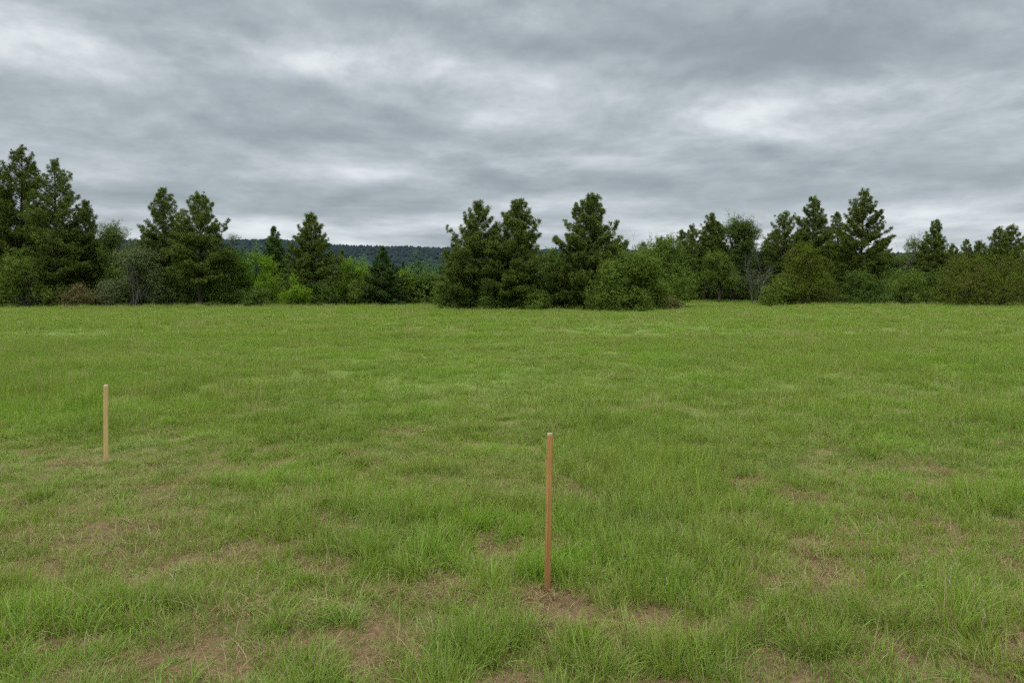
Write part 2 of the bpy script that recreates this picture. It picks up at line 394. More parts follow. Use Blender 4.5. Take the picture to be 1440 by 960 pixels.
def place(name, coll, d0, d1, dens, kinds, bare_cut, hmin, hmax, margin=1.6):
    x, y = wedge(d0, d1, dens, margin)
    b = bare(x, y) * (1 - 0.85 * sstep(6.5, 11, y)) if bare_cut else np.zeros_like(x)
    k = rng.random(len(x)) > b * 0.90
    x, y, b = x[k], y[k], b[k]
    hn = fbm(x * 0.8, y * 0.8, 70, 3); hb = fbm(x * 0.16, y * 0.16, 77, 3)
    s = (hmin + (hmax - hmin) * sstep(0.25, 0.75, hn)) * (0.7 + 0.55 * rng.random(len(x))) * (1 - 0.6 * b) * (0.75 + 0.5 * sstep(0.3, 0.7, hb))
    var = kinds(rng.random(len(x)), hn)
    rot = np.stack([rng.normal(0, 0.12, len(x)), rng.normal(0, 0.12, len(x)), rng.random(len(x)) * 2 * pi], -1)
    wsc = 0.85 + 0.3 * rng.random(len(x))
    drn = sstep(0.5, 0.72, fbm(x * 0.5 + 9, y * 0.5, 90, 4))
    tint = np.clip(0.01 + 0.14 * drn + 0.25 * b, 0, 0.8)
    hue = sstep(0.48, 0.72, fbm(x * 0.9 + 40, y * 0.9, 99, 4)) * (0.5 + 0.5 * rng.random(len(x)))
    return scatter(name, coll, x, y, hgt(x, y), var, rot, np.stack([wsc, wsc, s], -1), dict(tint=tint, hue=hue))
def make_grass():
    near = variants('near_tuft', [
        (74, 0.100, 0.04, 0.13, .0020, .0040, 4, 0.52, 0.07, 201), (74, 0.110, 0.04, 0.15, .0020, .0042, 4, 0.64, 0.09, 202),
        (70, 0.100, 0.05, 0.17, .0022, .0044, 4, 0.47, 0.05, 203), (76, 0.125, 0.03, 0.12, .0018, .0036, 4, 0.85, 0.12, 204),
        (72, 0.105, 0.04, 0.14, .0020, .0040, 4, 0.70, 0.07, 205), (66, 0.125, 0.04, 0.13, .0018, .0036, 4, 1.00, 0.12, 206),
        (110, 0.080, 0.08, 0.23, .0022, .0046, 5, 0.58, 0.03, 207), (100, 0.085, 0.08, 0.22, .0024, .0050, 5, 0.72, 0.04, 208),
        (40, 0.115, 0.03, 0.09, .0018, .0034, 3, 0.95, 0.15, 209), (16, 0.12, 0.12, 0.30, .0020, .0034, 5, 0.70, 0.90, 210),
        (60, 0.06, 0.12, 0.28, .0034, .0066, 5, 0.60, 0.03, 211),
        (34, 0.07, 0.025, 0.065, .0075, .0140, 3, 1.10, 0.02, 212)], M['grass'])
    def kn(r, hn):
        v = (r * 997 % 1 * 6).astype(int); w = r * 5431 % 1
        v = np.where((hn > 0.58) & (w < 0.35), 6, v); v = np.where((w > 0.35) & (w < 0.41), 6 + (r * 311 % 1 * 2).astype(int), v)
        v = np.where((w > 0.41) & (w < 0.425), 10, v); v = np.where(w > 0.90, 8, v); v = np.where((w > 0.80) & (w < 0.845), 9, v); v = np.where((w > 0.70) & (w < 0.75) & (hn < 0.52), 11, v)
        return v
    place('grass', near, 1.9, 9.5, 150, kn, True, 0.48, 0.92, 1.1)
    midv = variants('mid_tuft', [
        (90, 0.22, 0.07, 0.20, .0042, .0070, 3, 0.42, 0.04, 301), (90, 0.24, 0.07, 0.18, .0042, .0070, 3, 0.55, 0.06, 302),
        (90, 0.20, 0.09, 0.25, .0042, .0075, 3, 0.40, 0.03, 303), (80, 0.26, 0.06, 0.16, .0040, .0065, 3, 0.70, 0.09, 304),
        (50, 0.26, 0.10, 0.32, .0035, .0055, 3, 0.45, 0.70, 305)], M['grass'])
    place('grass', midv, 8.0, 27, 23, lambda r, hn: np.where(r > 0.965, 4, (r * 773 % 1 * 4).astype(int)), True, 0.68, 1.12, 2.5)
    farv = variants('far_tuft', [
        (170, 0.55, 0.08, 0.22, .010, .017, 2, 0.40, 0.04, 401), (170, 0.60, 0.08, 0.24, .010, .018, 2, 0.5, 0.07, 402),
        (160, 0.55, 0.08, 0.27, .010, .018, 2, 0.42, 0.03, 403), (110, 0.6, 0.12, 0.36, .008, .013, 2, 0.42, 0.55, 404)], M['grass'])
    place('grass', farv, 25, 122, 2.1, lambda r, hn: np.where(r > 0.88, 3, (r * 773 % 1 * 3).astype(int)), False, 0.62, 1.15, 6)
    x, y = wedge(71, 88, 1.3, 6); k = (fbm(x * 0.12, y * 0.3, 140, 3) > 0.46) & ~((x > 13) & (x < 28)); x, y = x[k], y[k]; n = len(x)
    sz = rng.uniform(1.2, 2.6, n)
    scatter('grass', farv, x, y, hgt(x, y), (rng.random(n) * 4).astype(int), np.stack([0 * x, 0 * x, rng.random(n) * 6.28], -1), np.stack([0.8 + 0 * x, 0.8 + 0 * x, sz], -1), dict(tint=rng.uniform(0.05, 0.3, n), hue=rng.random(n)))
    # thatch of dead straw lying in the bare spots
    th = variants('thatch', [(60, 0.13, 0.05, 0.16, .0018, .0034, 3, 1, 1, 500 + i, 1) for i in range(5)], M['straw'])
    x, y = wedge(1.9, 11, 95)
    b = bare(x, y); k = rng.random(len(x)) < np.maximum(sstep(0.12, 0.8, b) * 0.38, 0.035); x, y = x[k], y[k]; n = len(x)
    rot = np.stack([rng.normal(0, .1, n), rng.normal(0, .1, n), rng.random(n) * 2 * pi], -1)
    sc = np.stack([0.7 + 0.6 * rng.random(n)] * 2 + [0.6 + 1.0 * rng.random(n)], -1)
    scatter('dead_grass', th, x, y, hgt(x, y), (rng.random(n) * 5).astype(int), rot, sc, {})
make_grass()

# ------------------------------------------------------------------ plant building blocks
def tube_set(segs, sides=5):
    """segs: list of polylines [(x,y,z,r), ...] -> verts, quads"""
    V = []; Q = []; o = 0
    ca = np.cos(np.arange(sides) * 2 * pi / sides); sa = np.sin(np.arange(sides) * 2 * pi / sides)
    for pl in segs:
        pl = np.asarray(pl, float); P = pl[:, :3]; r = pl[:, 3]
        T = np.gradient(P, axis=0); T /= np.linalg.norm(T, axis=1, keepdims=True) + 1e-9
        ref = np.where(np.abs(T[:, 2:3]) > 0.9, np.array([[1.0, 0, 0]]), np.array([[0, 0, 1.0]]))
        U = np.cross(T, ref); U /= np.linalg.norm(U, axis=1, keepdims=True) + 1e-9
        Wv = np.cross(T, U)
        ring = P[:, None, :] + r[:, None, None] * (ca[None, :, None] * U[:, None, :] + sa[None, :, None] * Wv[:, None, :])
        n = len(P); V.append(ring.reshape(-1, 3))
        i = o + np.arange(n * sides).reshape(n, sides); j = np.roll(i, -1, axis=1)
        Q.append(np.stack([i[:-1], j[:-1], j[1:], i[1:]], -1).reshape(-1, 4)); o += n * sides
    return np.concatenate(V), np.concatenate(Q)
def needles(r, P, axis, rad, k, width):
    """needle tufts at P pointing along axis"""
    n = len(P)
    d = r.normal(0, 1, (n, k, 3)); d /= np.linalg.norm(d, axis=-1, keepdims=True)
    d = d + 0.75 * axis[:, None, :]; d /= np.linalg.norm(d, axis=-1, keepdims=True)
    ln = rad[:, None] * r.uniform(0.6, 1.1, (n, k))
    s = np.cross(d, r.normal(0, 1, (n, k, 3))); s /= np.linalg.norm(s, axis=-1, keepdims=True) + 1e-9
    w = width * r.uniform(0.7, 1.3, (n, k, 1))
    c = P[:, None, :] + d * (ln * 0.12)[..., None]; mid = P[:, None, :] + d * (ln * 0.55)[..., None]; tip = P[:, None, :] + d * ln[..., None]
    V = np.stack([c, mid + s * w, tip, mid - s * w], 2).reshape(-1, 3)
    Q = np.arange(len(V)).reshape(-1, 4)
    v = np.repeat(r.random(n).clip(0, 1), k * 4)
    return V, Q, v
def leaves(r, P, outw, size):
    n = len(P)
    nr = 0.62 * r.normal(0, 1, (n, 3)) + 0.8 * outw + np.array([0, 0, 0.5]); nr /= np.linalg.norm(nr, axis=1, keepdims=True)
    a = np.cross(nr, r.normal(0, 1, (n, 3))); a /= np.linalg.norm(a, axis=1, keepdims=True) + 1e-9
    b = np.cross(nr, a); s = size * r.uniform(0.6, 1.35, (n, 1))
    V = np.stack([P - a * s, P + b * s * 0.55, P + a * s, P - b * s * 0.55], 1).reshape(-1, 3)
    return V, np.arange(n * 4).reshape(-1, 4)

def pine_parts(seed, H, Rm, cb, dens, lean=0.0, mat='pine', tuft=0.30, shape=0.8, topr=0.20, k=30, width=0.018, branch_step=0.095, low=0.85):
    r = np.random.default_rng(seed)
    nz = 14; tz = np.linspace(0, 1, nz)
    wob = np.cumsum(r.normal(0, 0.02, (nz, 2)), 0) * H * 0.12
    tx = lean * tz + wob[:, 0]; ty = wob[:, 1]; r0 = 0.016 * H + 0.05
    rad = r0 * (1 - 0.93 * tz); rad[0] *= 1.35
    def axis(t): return np.array([np.interp(t, tz, tx), np.interp(t, tz, ty), t * H])
    trunk = [np.stack([tx, ty, tz * H - 0.15 * (tz == 0), rad], -1)]
    br = []; TP = []; TA = []; TR = []
    t = cb; ang = r.random() * 6; 
    ch = H * (1 - cb); nb = int(ch / (branch_step * (0.6 + 0.05 * H)) * 1.75)
    gaps = r.random(40)
    for i in range(nb):
        q = 1 - (1 - min((i + r.random() * 0.8) / nb, 0.998)) ** 0.78
        t = cb + (1 - cb) * q
        prof = (low + (1 - low) * q / 0.28) if q < 0.28 else ((1 - q) / 0.72) ** (shape * 0.80)
        prof = max(prof, topr)
        ang += 2.4 + r.normal(0, 0.5)
        L = 1.18 * Rm * prof * r.uniform(0.66, 1.12) * (0.84 + 0.32 * vnoise(np.array([ang / 2.1]), np.array([q * 5.0]), seed)[0])
        if r.random() < 0.07: L *= 1.18
        if r.random() < 0.10 and q < 0.75: L *= 0.55
        e0 = R(-10 + 66 * q ** 1.15 + r.normal(0, 10)); 
        h = np.array([math.cos(ang), math.sin(ang), 0]); b0 = axis(t)
        us = np.linspace(0, 1, 5); P = [b0]; e = e0
        for u in us[1:]:
            e = e0 + 0.35 * u * u + 0.1
            P.append(P[-1] + (L / 4) * (h * math.cos(e) + np.array([0, 0, math.sin(e)])))
        P = np.array(P); rb = 0.012 * L + 0.012
        br.append(np.concatenate([P, (rb * (1 - 0.8 * us))[:, None]], 1))
        n = max(4, int(L * dens * (1.7 - 1.25 * q)))
        u = 0.22 + 0.78 * r.random(n) ** (0.9 - 0.4 * q); u[0] = 1
        pos = np.stack([np.interp(u, us, P[:, c]) for c in range(3)], -1)
        side = np.cross(h, [0, 0, 1.0]); lat = r.uniform(-1, 1, n) * 0.42 * L * np.sqrt(np.clip(1.08 - u, 0, 1)) * u
        pos += side * lat[:, None] + np.array([0, 0, 1]) * r.uniform(-0.10, 0.16, n)[:, None]
        ax = h * 0.55 + side * (np.sign(lat) * 0.35)[:, None] + np.array([0, 0, 0.75]); ax = ax + r.normal(0, 0.2, (n, 3))
        TP.append(pos); TA.append(ax / np.linalg.norm(ax, axis=1, keepdims=True)); TR.append(tuft * (0.92 + 0.25 * q) * r.uniform(0.75, 1.25, n))
    TP.append(axis(1.0)[None] + r.normal(0, 0.06, (5, 3))); TA.append(np.tile([[0, 0, 1.0]], (5, 1))); TR.append(np.full(5, tuft))
    V, Q, v = needles(r, np.concatenate(TP), np.concatenate(TA), np.concatenate(TR), k, width)
    tv, tq = tube_set(trunk, 8); bv, bq = tube_set(br, 4)
    return [('trunk', np_mesh('trunk', tv, [tq], M['bark'], smooth=True)), ('branches', np_mesh('branches', bv, [bq], M['bark'])),
            ('crown', np_mesh('crown', V, [Q], M[mat], dict(v=v)))]
def leafy_parts(seed, H, Wd, mat, base=0.05, n=7000, leaf=0.066, lobes=14, trunk=False, stemmat='stem', airy=0.0, depth=None, tops=0.5, flat=0.0):
    """shrub or broadleaf tree: stems to lobes of leaf sprays; Wd = half width"""
    r = np.random.default_rng(seed); depth = depth or Wd
    C = []; Rd = []
    for i in range(lobes):
        a = r.random() * 2 * pi; q = math.sqrt(r.random()) * 0.72
        z = base + (1 - base) * (0.18 + 0.62 * r.random() ** 0.8)
        env = math.sqrt(max(0.06, 1 - (max(z - 0.40 - flat, 0 if base < 0.1 else z - 0.40 - flat) / 0.62) ** 2))
        if base < 0.1 and i % 3 == 0: z = 0.16 + 0.1 * r.random(); q = 0.5 + 0.3 * r.random(); env = 1.0
        lr = Wd * r.uniform(0.28, 0.44) * (0.7 + 0.3 * env)
        C.append((math.cos(a) * q * env * Wd, math.sin(a) * q * env * depth, z * H)); Rd.append(lr)
    C.append((0, 0, H * (0.98 - 0.36 * Wd / H * tops))); Rd.append(Wd * 0.36 * tops * 1.3)
    C = np.array(C); Rd = np.array(Rd)
    # sprays: small clusters on and inside each lobe, poking out unevenly
    per = Rd ** 2 / (Rd ** 2).sum(); ns = n // 14
    li = r.choice(len(C), ns, p=per)
    d = r.normal(0, 1, (ns, 3)); d[:, 2] = d[:, 2] * 0.9 + 0.25; d /= np.linalg.norm(d, axis=1, keepdims=True)
    rr = r.random(ns) ** 0.38 * r.uniform(0.85, 1.18, ns)
    S = C[li] + d * (Rd[li] * rr)[:, None] * np.array([1, 1, 0.9])
    S[:, 2] = np.abs(S[:, 2] - 0.05) + 0.05
    sv = np.clip(0.25 + 0.5 * r.random(ns) + 0.35 * (r.random(len(C))[li] - 0.5), 0, 1)
    nsh = int(ns * 0.020) + 12      # shoots standing out of the outline
    st = r.choice(ns, nsh); sl_ = r.uniform(0.06, 0.17, nsh) * H; sd0 = d[st] * 0.6 + np.array([0, 0, 0.8]) + r.normal(0, 0.25, (nsh, 3)); sd0 /= np.linalg.norm(sd0, axis=1, keepdims=True)
    q = np.tile(np.linspace(0.1, 1, 6), nsh)[:, None]
    S = np.concatenate([S, np.repeat(S[st], 6, 0) + np.repeat(sd0 * sl_[:, None], 6, 0) * q]); d = np.concatenate([d, np.repeat(sd0, 6, 0)])
    sv = np.concatenate([sv, np.clip(np.repeat(sv[st], 6) + 0.2, 0, 1)]); ns = len(S)
    k = 14; sp = leaf * 2.4
    off = r.normal(0, 1, (ns, k, 3)) * sp * np.array([1, 1, 0.75]) * r.uniform(0.6, 1.4, (ns, 1, 1)) + d[:, None, :] * r.random((ns, k, 1)) * sp * 1.8
    P = (S[:, None, :] + off).reshape(-1, 3); P[:, 2] = np.maximum(P[:, 2], 0.02)
    V, Q = leaves(r, P, np.repeat(d, k, 0), leaf)
    v = np.repeat(np.clip(np.repeat(sv, k) + r.normal(0, 0.1, ns * k), 0, 1), 4)
    br = []
    if trunk:
        tr = 0.022 * H + 0.04; top = H * 0.75
        zz = np.linspace(0, 1, 8); wob = np.cumsum(r.normal(0, 0.03, (8, 2)), 0) * H * 0.15
        br_t = [np.stack([wob[:, 0], wob[:, 1], zz * top - 0.1 * (zz == 0), tr * (1 - 0.75 * zz)], -1)]
    else: br_t = None
    for c, rd in zip(C, Rd):
        s = np.array([r.normal(0, 0.08 * Wd), r.normal(0, 0.08 * Wd), -0.05]) if not trunk else np.array([0, 0, max(base * 0.8 * H, c[2] * 0.45)])
        m = (s + c) / 2 + r.normal(0, 0.08 * Wd, 3) + np.array([0, 0, 0.05 * H])
        r0 = 0.02 + 0.007 * H
        br.append([(*s, r0), (*((s + m) / 2 + r.normal(0, .03, 3)), r0 * .85), (*m, r0 * 0.7), (*c, r0 * 0.3)])
        for j in range(3):
            e = c + r.normal(0, 0.55, 3) * rd; br.append([(*m, r0 * .5), (*((m + e) / 2 + r.normal(0, .05, 3)), r0 * .35), (*e, r0 * .15)])
    bv, bq = tube_set(br, 4)
    parts = []
    if trunk:
        tv, tq = tube_set(br_t, 7); parts.append(('trunk', np_mesh('trunk', tv, [tq], M[stemmat], smooth=True)))
        parts.append(('branches', np_mesh('branches', bv, [bq], M[stemmat])))
    else: parts.append(('stems', np_mesh('stems', bv, [bq], M[stemmat])))
    parts.append(('crown' if trunk else 'foliage', np_mesh('crown', V, [Q], M[mat], dict(v=v))))
    return parts
def bare_parts(seed, H, stems, spread, mat='greybark', r0=0.07, twigs=4, fork=4):
    r = np.random.default_rng(seed); T = []; B = []; parts = []
    def grow(p, d, L, rad, lvl, out):
        pl = [(*p, rad)]; q = p.copy()
        for k in range(4):
            d = d + r.normal(0, 0.13, 3) + np.array([0, 0, 0.06]); d = d / np.linalg.norm(d)
            q = q + d * L / 4; pl.append((*q, rad * (1 - 0.2 * (k + 1)) + 0.004))
        out.append(pl)
        if lvl > 0:
            for j in range(fork if lvl > 1 else twigs):
                kk = r.integers(1, 5); b = np.array(pl[kk][:3]); nd = d + r.normal(0, 0.55, 3); nd[2] = abs(nd[2]) * 0.8 + 0.15; nd /= np.linalg.norm(nd)
                grow(b, nd, L * r.uniform(0.4, 0.65), rad * 0.42, lvl - 1, B)
    for s in range(stems):
        a = r.random() * 2 * pi; p = np.array([math.cos(a), math.sin(a), 0]) * spread * 0.25 * (stems > 1); p[2] = -0.1
        d = np.array([math.cos(a) * spread / H, math.sin(a) * spread / H, 1.0]); d /= np.linalg.norm(d)
        T.clear(); B.clear()
        grow(p, d, H * r.uniform(0.48, 0.62), r0 * r.uniform(0.7, 1.1), 3, T)
        tv, tq = tube_set(T, 6); bv, bq = tube_set(B, 3)
        parts += [('trunk', np_mesh('trunk', tv, [tq], M[mat], smooth=True)), ('branches', np_mesh('branches', bv, [bq], M[mat]))]
    return parts
def plant(name, label, cat, group, px, d, parts, rz=0.0):
    x = W(px, d); root = empty(name, (x, d, float(hgt(x, d))), label, cat, group); root.rotation_euler = (0, 0, rz)
    for nm, me in parts: obj(nm, me, root)
    return root
def copy_plant(root, label, px, d, s, rz):
    c = root.copy(); COL.objects.link(c); x = W(px, d); c.location = (x, d, float(hgt(x, d))); c.scale = s; c.rotation_euler = (0, 0, rz); c['label'] = label
    for ch in root.children:
        k = ch.copy(); COL.objects.link(k); k.parent = c
    return c
def height(px, py_top, d): return EYE + (HOR - py_top) / F * d - float(hgt(W(px, d), d))

# ------------------------------------------------------------------ pines
G1 = 'tall pines along the edge of the meadow'
PINES = [  # label, trunk foot px, top px, top py, distance, half width px, crown base, density, options
    ('tall dark pine cut by the left edge of the picture', -12, -10, 214, 86, 50, 0.06, 9, dict(mat='pine_dark')),
    ('tallest dark pine of the left end, ragged open top', 29, 29, 201, 84, 54, 0.08, 8.5, dict(mat='pine_dark', shape=0.62)),
    ('tall pine right of the tallest left pine, thin open crown with its trunk showing', 77, 78, 217, 80, 46, 0.18, 7.5, dict(shape=0.7)),
    ('shorter pine crowding the right side of the tall left pines', 116, 121, 278, 83, 26, 0.1, 9, dict(shape=0.6)),
    ('left one of the paired pines, narrow crown above the grey bush', 228, 231, 260, 86, 36, 0.16, 8.5, dict(shape=0.62)),
    ('right one of the paired pines, broad crown over a bare dark trunk', 281, 282, 269, 80, 42, 0.24, 8.5, dict(shape=0.66)),
    ('lone pine with round bushy top left of the hill view', 440, 437, 297, 84, 36, 0.12, 9.5, dict(shape=0.72, low=0.95)),
    ('leaning pine, leftmost of the three pines in the middle', 664, 674, 281, 66, 48, 0.14, 8.5, dict(shape=0.75, low=0.95)),
    ('dense pine, second of the three pines in the middle', 719, 728, 279, 65, 48, 0.10, 10.5, dict(shape=0.72, low=0.95)),
    ('broadest of the three pines in the middle, trunk bare at its foot', 823, 832, 273, 66, 50, 0.13, 10.5, dict(shape=0.66, low=0.9)),
    ('slim pine standing on bare twin stems beside the clearing', 990, 1002, 297, 100, 22, 0.40, 8.5, dict(shape=0.6)),
    ('small thin pine top left of the twin stemmed pine', 958, 959, 321, 104, 15, 0.45, 7, dict(shape=0.6)),
    ('thin see-through pine behind the bare grey saplings', 1100, 1103, 298, 96, 27, 0.35, 6.2, dict(shape=0.45)),
    ('dense pine left of the tallest pine on the right', 1145, 1145, 273, 92, 28, 0.30, 9.5, dict(shape=0.6)),
    ('sparse pine between the two tallest pines on the right', 1176, 1177, 294, 96, 19, 0.35, 6.0, dict(shape=0.6)),
    ('tallest pine on the right, layered boughs with gaps of sky', 1204, 1216, 262, 84, 40, 0.20, 8.5, dict(mat='pine_dark', shape=0.72)),
    ('slender pointed pine between two olive bushes on the right', 1308, 1319, 305, 92, 25, 0.16, 9, dict(shape=0.8)),
    ('left one of the two joined pine tops behind the large olive bush', 1404, 1405, 318, 98, 19, 0.30, 8.5, dict(shape=0.5)),
    ('right one of the two joined pine tops behind the large olive bush', 1424, 1421, 315, 100, 20, 0.30, 8.5, dict(shape=0.5)),
]
for i, (lab, fx, tx, ty, d, hw, cb, dens, opt) in enumerate(PINES):
    H = height(fx, ty, d) * 0.935; lean = (tx - fx) / F * d
    plant('pine_tree', lab, 'pine tree', G1, fx, d, pine_parts(700 + i, H, hw / F * d * 0.95, cb, dens, lean, **opt))
FIRS = [
    ('small spire-topped fir standing out against the hill', 386, 387, 321, 96, 24, 0.05, 10, dict(mat='fir', shape=0.95, topr=0.05, low=1)),
    ('soft rounded fir among bright green bushes right of the lone pine', 539, 538, 352, 84, 27, 0.03, 9, dict(mat='softfir', shape=0.95, low=1, tuft=0.26)),
    ('little dark fir peeking over the bushes below the hill', 482, 482, 354, 135, 11, 0.05, 8, dict(mat='pine_dark', shape=0.95, low=1)),
]
for i, (lab, fx, tx, ty, d, hw, cb, dens, opt) in enumerate(FIRS):
    plant('fir_tree', lab, 'fir tree', 'firs among the bushes', fx, d, pine_parts(760 + i, height(fx, ty, d), hw / F * d, cb, dens, 0, **opt))

# ------------------------------------------------------------------ bushes and broadleaf trees
G2 = 'bushes along the edge of the meadow'
BUSH = [  # name, label, px, top py, distance, half width px, mat, leaves, options
    ('bush', 'wide green bush in front of the tall pines at the left edge', 34, 360, 76, 54, 'mid', 11000, dict(lobes=16, flat=-.05)),
    ('bush', 'low brownish brush between the left edge bush and the grey bush', 112, 402, 78, 36, 'brown', 5000, dict(lobes=12, flat=-.1)),
    ('bush', 'pale grey-green willow bush left of the paired pines', 188, 338, 80, 48, 'grey', 15000, dict(lobes=16, stemmat='greybark', leaf=0.07)),
    ('bush', 'dark green bush filling below the shorter left pine', 135, 348, 86, 40, 'dark', 8000, dict(lobes=14)),
    ('bush', 'dark green bush between the trunks of the paired pines', 252, 372, 83, 34, 'dark', 7000, dict(lobes=12)),
    ('bush', 'mid green bush at the right foot of the paired pines', 314, 350, 82, 34, 'dark', 11000, dict(lobes=12)),
    ('bush', 'brightest yellow-green bush left of the lone pine', 358, 352, 84, 38, 'bright', 10000, dict(lobes=16)),
    ('bush', 'low dark round bush at the field edge below the brightest bush', 361, 406, 76, 21, 'dark', 3500, dict(lobes=10, flat=-.1)),
    ('bush', 'small bright bush at the left foot of the lone pine', 414, 388, 79, 24, 'bright', 4500, dict(lobes=10, flat=-.1)),
    ('bush', 'dark bush around the foot of the lone pine', 456, 392, 82, 26, 'dark', 4500, dict(lobes=10)),
    ('bush', 'bright green bush right of the lone pine', 492, 364, 88, 32, 'bright', 9000, dict(lobes=16)),
    ('bush', 'light green bush right of the rounded fir', 568, 378, 88, 24, 'bright', 5000, dict(lobes=12)),
    ('bush', 'low light green bush at the left foot of the rounded fir', 512, 388, 84, 20, 'mid', 4500, dict(lobes=10)),
    ('bush', 'pale whitish green round bush left of the three middle pines', 599, 388, 90, 21, 'pale', 4500, dict(lobes=12)),
    ('bush', 'dark low growth under the leaning pine of the middle group', 648, 398, 66, 30, 'dark', 6000, dict(lobes=12)),
    ('bush', 'small dark bush between the first two middle pines', 696, 396, 64.5, 26, 'dark', 5000, dict(lobes=10)),
    ('bush', 'low green bush between the second and third middle pines', 756, 408, 63.5, 32, 'mid', 5000, dict(lobes=12, flat=-.1)),
    ('bush', 'dark bush behind the gap of the second and third middle pines', 778, 368, 69, 32, 'dark', 7500, dict(lobes=12)),
    ('bush', 'broad dark olive bush at the right foot of the middle pines', 882, 350, 60, 58, 'mid', 24000, dict(lobes=20, flat=-.05)),
    ('bush', 'tall mid green bush behind the broad bush by the clearing', 938, 329, 75, 52, 'mid', 18000, dict(lobes=18)),
    ('bush', 'low brown brush between the broad bush and the clearing', 938, 416, 65, 20, 'brown', 2500, dict(lobes=8, flat=-.1)),
    ('bush', 'dark green thicket at the back of the clearing', 1030, 366, 100, 38, 'dark', 7500, dict(lobes=14)),
    ('bush', 'large rounded olive green bush right of the bare grey saplings', 1130, 344, 76, 54, 'olive', 14000, dict(lobes=20)),
    ('bush', 'small green bush on the left flank of the rounded olive bush', 1095, 396, 74, 24, 'mid', 4000, dict(lobes=10)),
    ('bush', 'low dark bush below the tallest pine on the right', 1214, 384, 77, 40, 'dark', 8000, dict(lobes=14, flat=-.1)),
    ('bush', 'low mid green bush left of the largest olive bush', 1276, 384, 79, 38, 'mid', 7000, dict(lobes=14, flat=-.1)),
    ('bush', 'largest olive bush with brown lower leaves at the right edge', 1392, 352, 74, 80, 'olive', 20000, dict(lobes=26, flat=-.03)),
    ('bush', 'olive bush running out of the right edge of the picture', 1492, 360, 74, 60, 'olive', 10000, dict(lobes=14)),
]
for i, (nm, lab, px, ty, d, hw, mat, n, opt) in enumerate(BUSH):
    plant(nm, lab, 'bush', G2, px, d, leafy_parts(800 + i, height(px, ty, d), hw / F * d, mat, n=int(n * 1.8), base=0.02, **opt))
G3 = 'broadleaf trees at the meadow edge'
TREES = [
    ('round-crowned dark green tree behind the clearing', 1037, 304, 100, 36, 'dark', 24000, dict(base=0.34, lobes=24)),
    ('mid green tree in front of the round crown at the clearing', 1012, 352, 94, 27, 'mid', 11000, dict(base=0.24, lobes=16)),
    ('leafy tree behind the left side of the rounded olive bush', 1075, 340, 102, 24, 'dark', 6000, dict(base=0.3, lobes=12)),
    ('thin green tree between the tallest right pine and the slender pine', 1285, 330, 98, 22, 'mid', 5000, dict(base=0.3, lobes=12)),
    ('small green tree right of the paired pines', 328, 329, 96, 28, 'dark', 12000, dict(base=0.1, lobes=12)),
    ('mid green tree with uneven top left of the paired pines', 158, 310, 98, 34, 'dark', 14000, dict(base=0.25, lobes=14)),
]
for i, (lab, px, ty, d, hw, mat, n, opt) in enumerate(TREES):
    plant('broadleaf_tree', lab, 'tree', G3, px, d, leafy_parts(860 + i, height(px, ty, d), hw / F * d, mat, n=int(n * 1.5), trunk=True, **opt))
BARE = [
    ('bare_tree', 'bare pale grey tree with many thin stems at the back of the clearing', 1062, 350, 88, 6, 1.3, 0.07),
    ('bare_tree', 'leafless grey tree with fine twigs right of the tallest right pine', 1262, 320, 93, 2, 1.6, 0.08),
    ('bare_tree', 'leafless twigs rising behind the broad dark olive bush', 889, 338, 72, 2, 1.4, 0.06),
    ('bare_tree', 'bare grey stems standing in front of the willow bush', 152, 386, 77.5, 4, 1.0, 0.04),
    ('bare_tree', 'pale dead sapling leaning out of the willow bush', 186, 366, 76.5, 2, 1.0, 0.035),
]
for i, (nm, lab, px, ty, d, st, sp, r0) in enumerate(BARE):
    plant(nm, lab, 'bare tree', 'leafless trees and saplings', px, d, bare_parts(900 + i, height(px, ty, d), st, sp, r0=r0))
# second trunk of the twin-stemmed pine stands by itself
plant('pine_tree', 'dark second stem standing against the slim pine beside the clearing', 'pine tree', G1, 999, 100.5,
      pine_parts(930, height(999, 316, 100.5), 1.7, 0.5, 8, 0.9, shape=0.6))

# ------------------------------------------------------------------ wood behind the front row
BACKP = [(-40, 300, 100), (52, 296, 104), (104, 318, 108), (206, 330, 104), (262, 318, 108), (306, 336, 112), (640, 352, 90), (742, 346, 88), (800, 352, 90), (866, 340, 96), (905, 344, 104), (928, 338, 112), (974, 321, 116), (1018, 345, 122), (1056, 334, 120), (1090, 330, 118), (1124, 326, 116), (1160, 330, 118), (1186, 332, 114), (1238, 340, 110), (1300, 345, 116), (1340, 346, 112), (1358, 340, 118), (1377, 343, 116), (1450, 326, 110), (1490, 320, 112)]
BACKD = [(0, 326, 98), (84, 340, 98), (130, 336, 108), (180, 350, 98), (236, 345, 98), (290, 352, 96), (410, 372, 100), (446, 368, 102), (520, 374, 104), (556, 380, 110), (698, 352, 86), (774, 348, 84), (846, 362, 84), (900, 358, 92), (960, 352, 104), (985, 358, 112), (1048, 358, 116), (1110, 352, 106), (1172, 352, 104), (1200, 356, 104), (1232, 354, 102), (1264, 356, 106), (1302, 360, 104), (1340, 362, 98), (1420, 352, 106), (1470, 350, 104)]
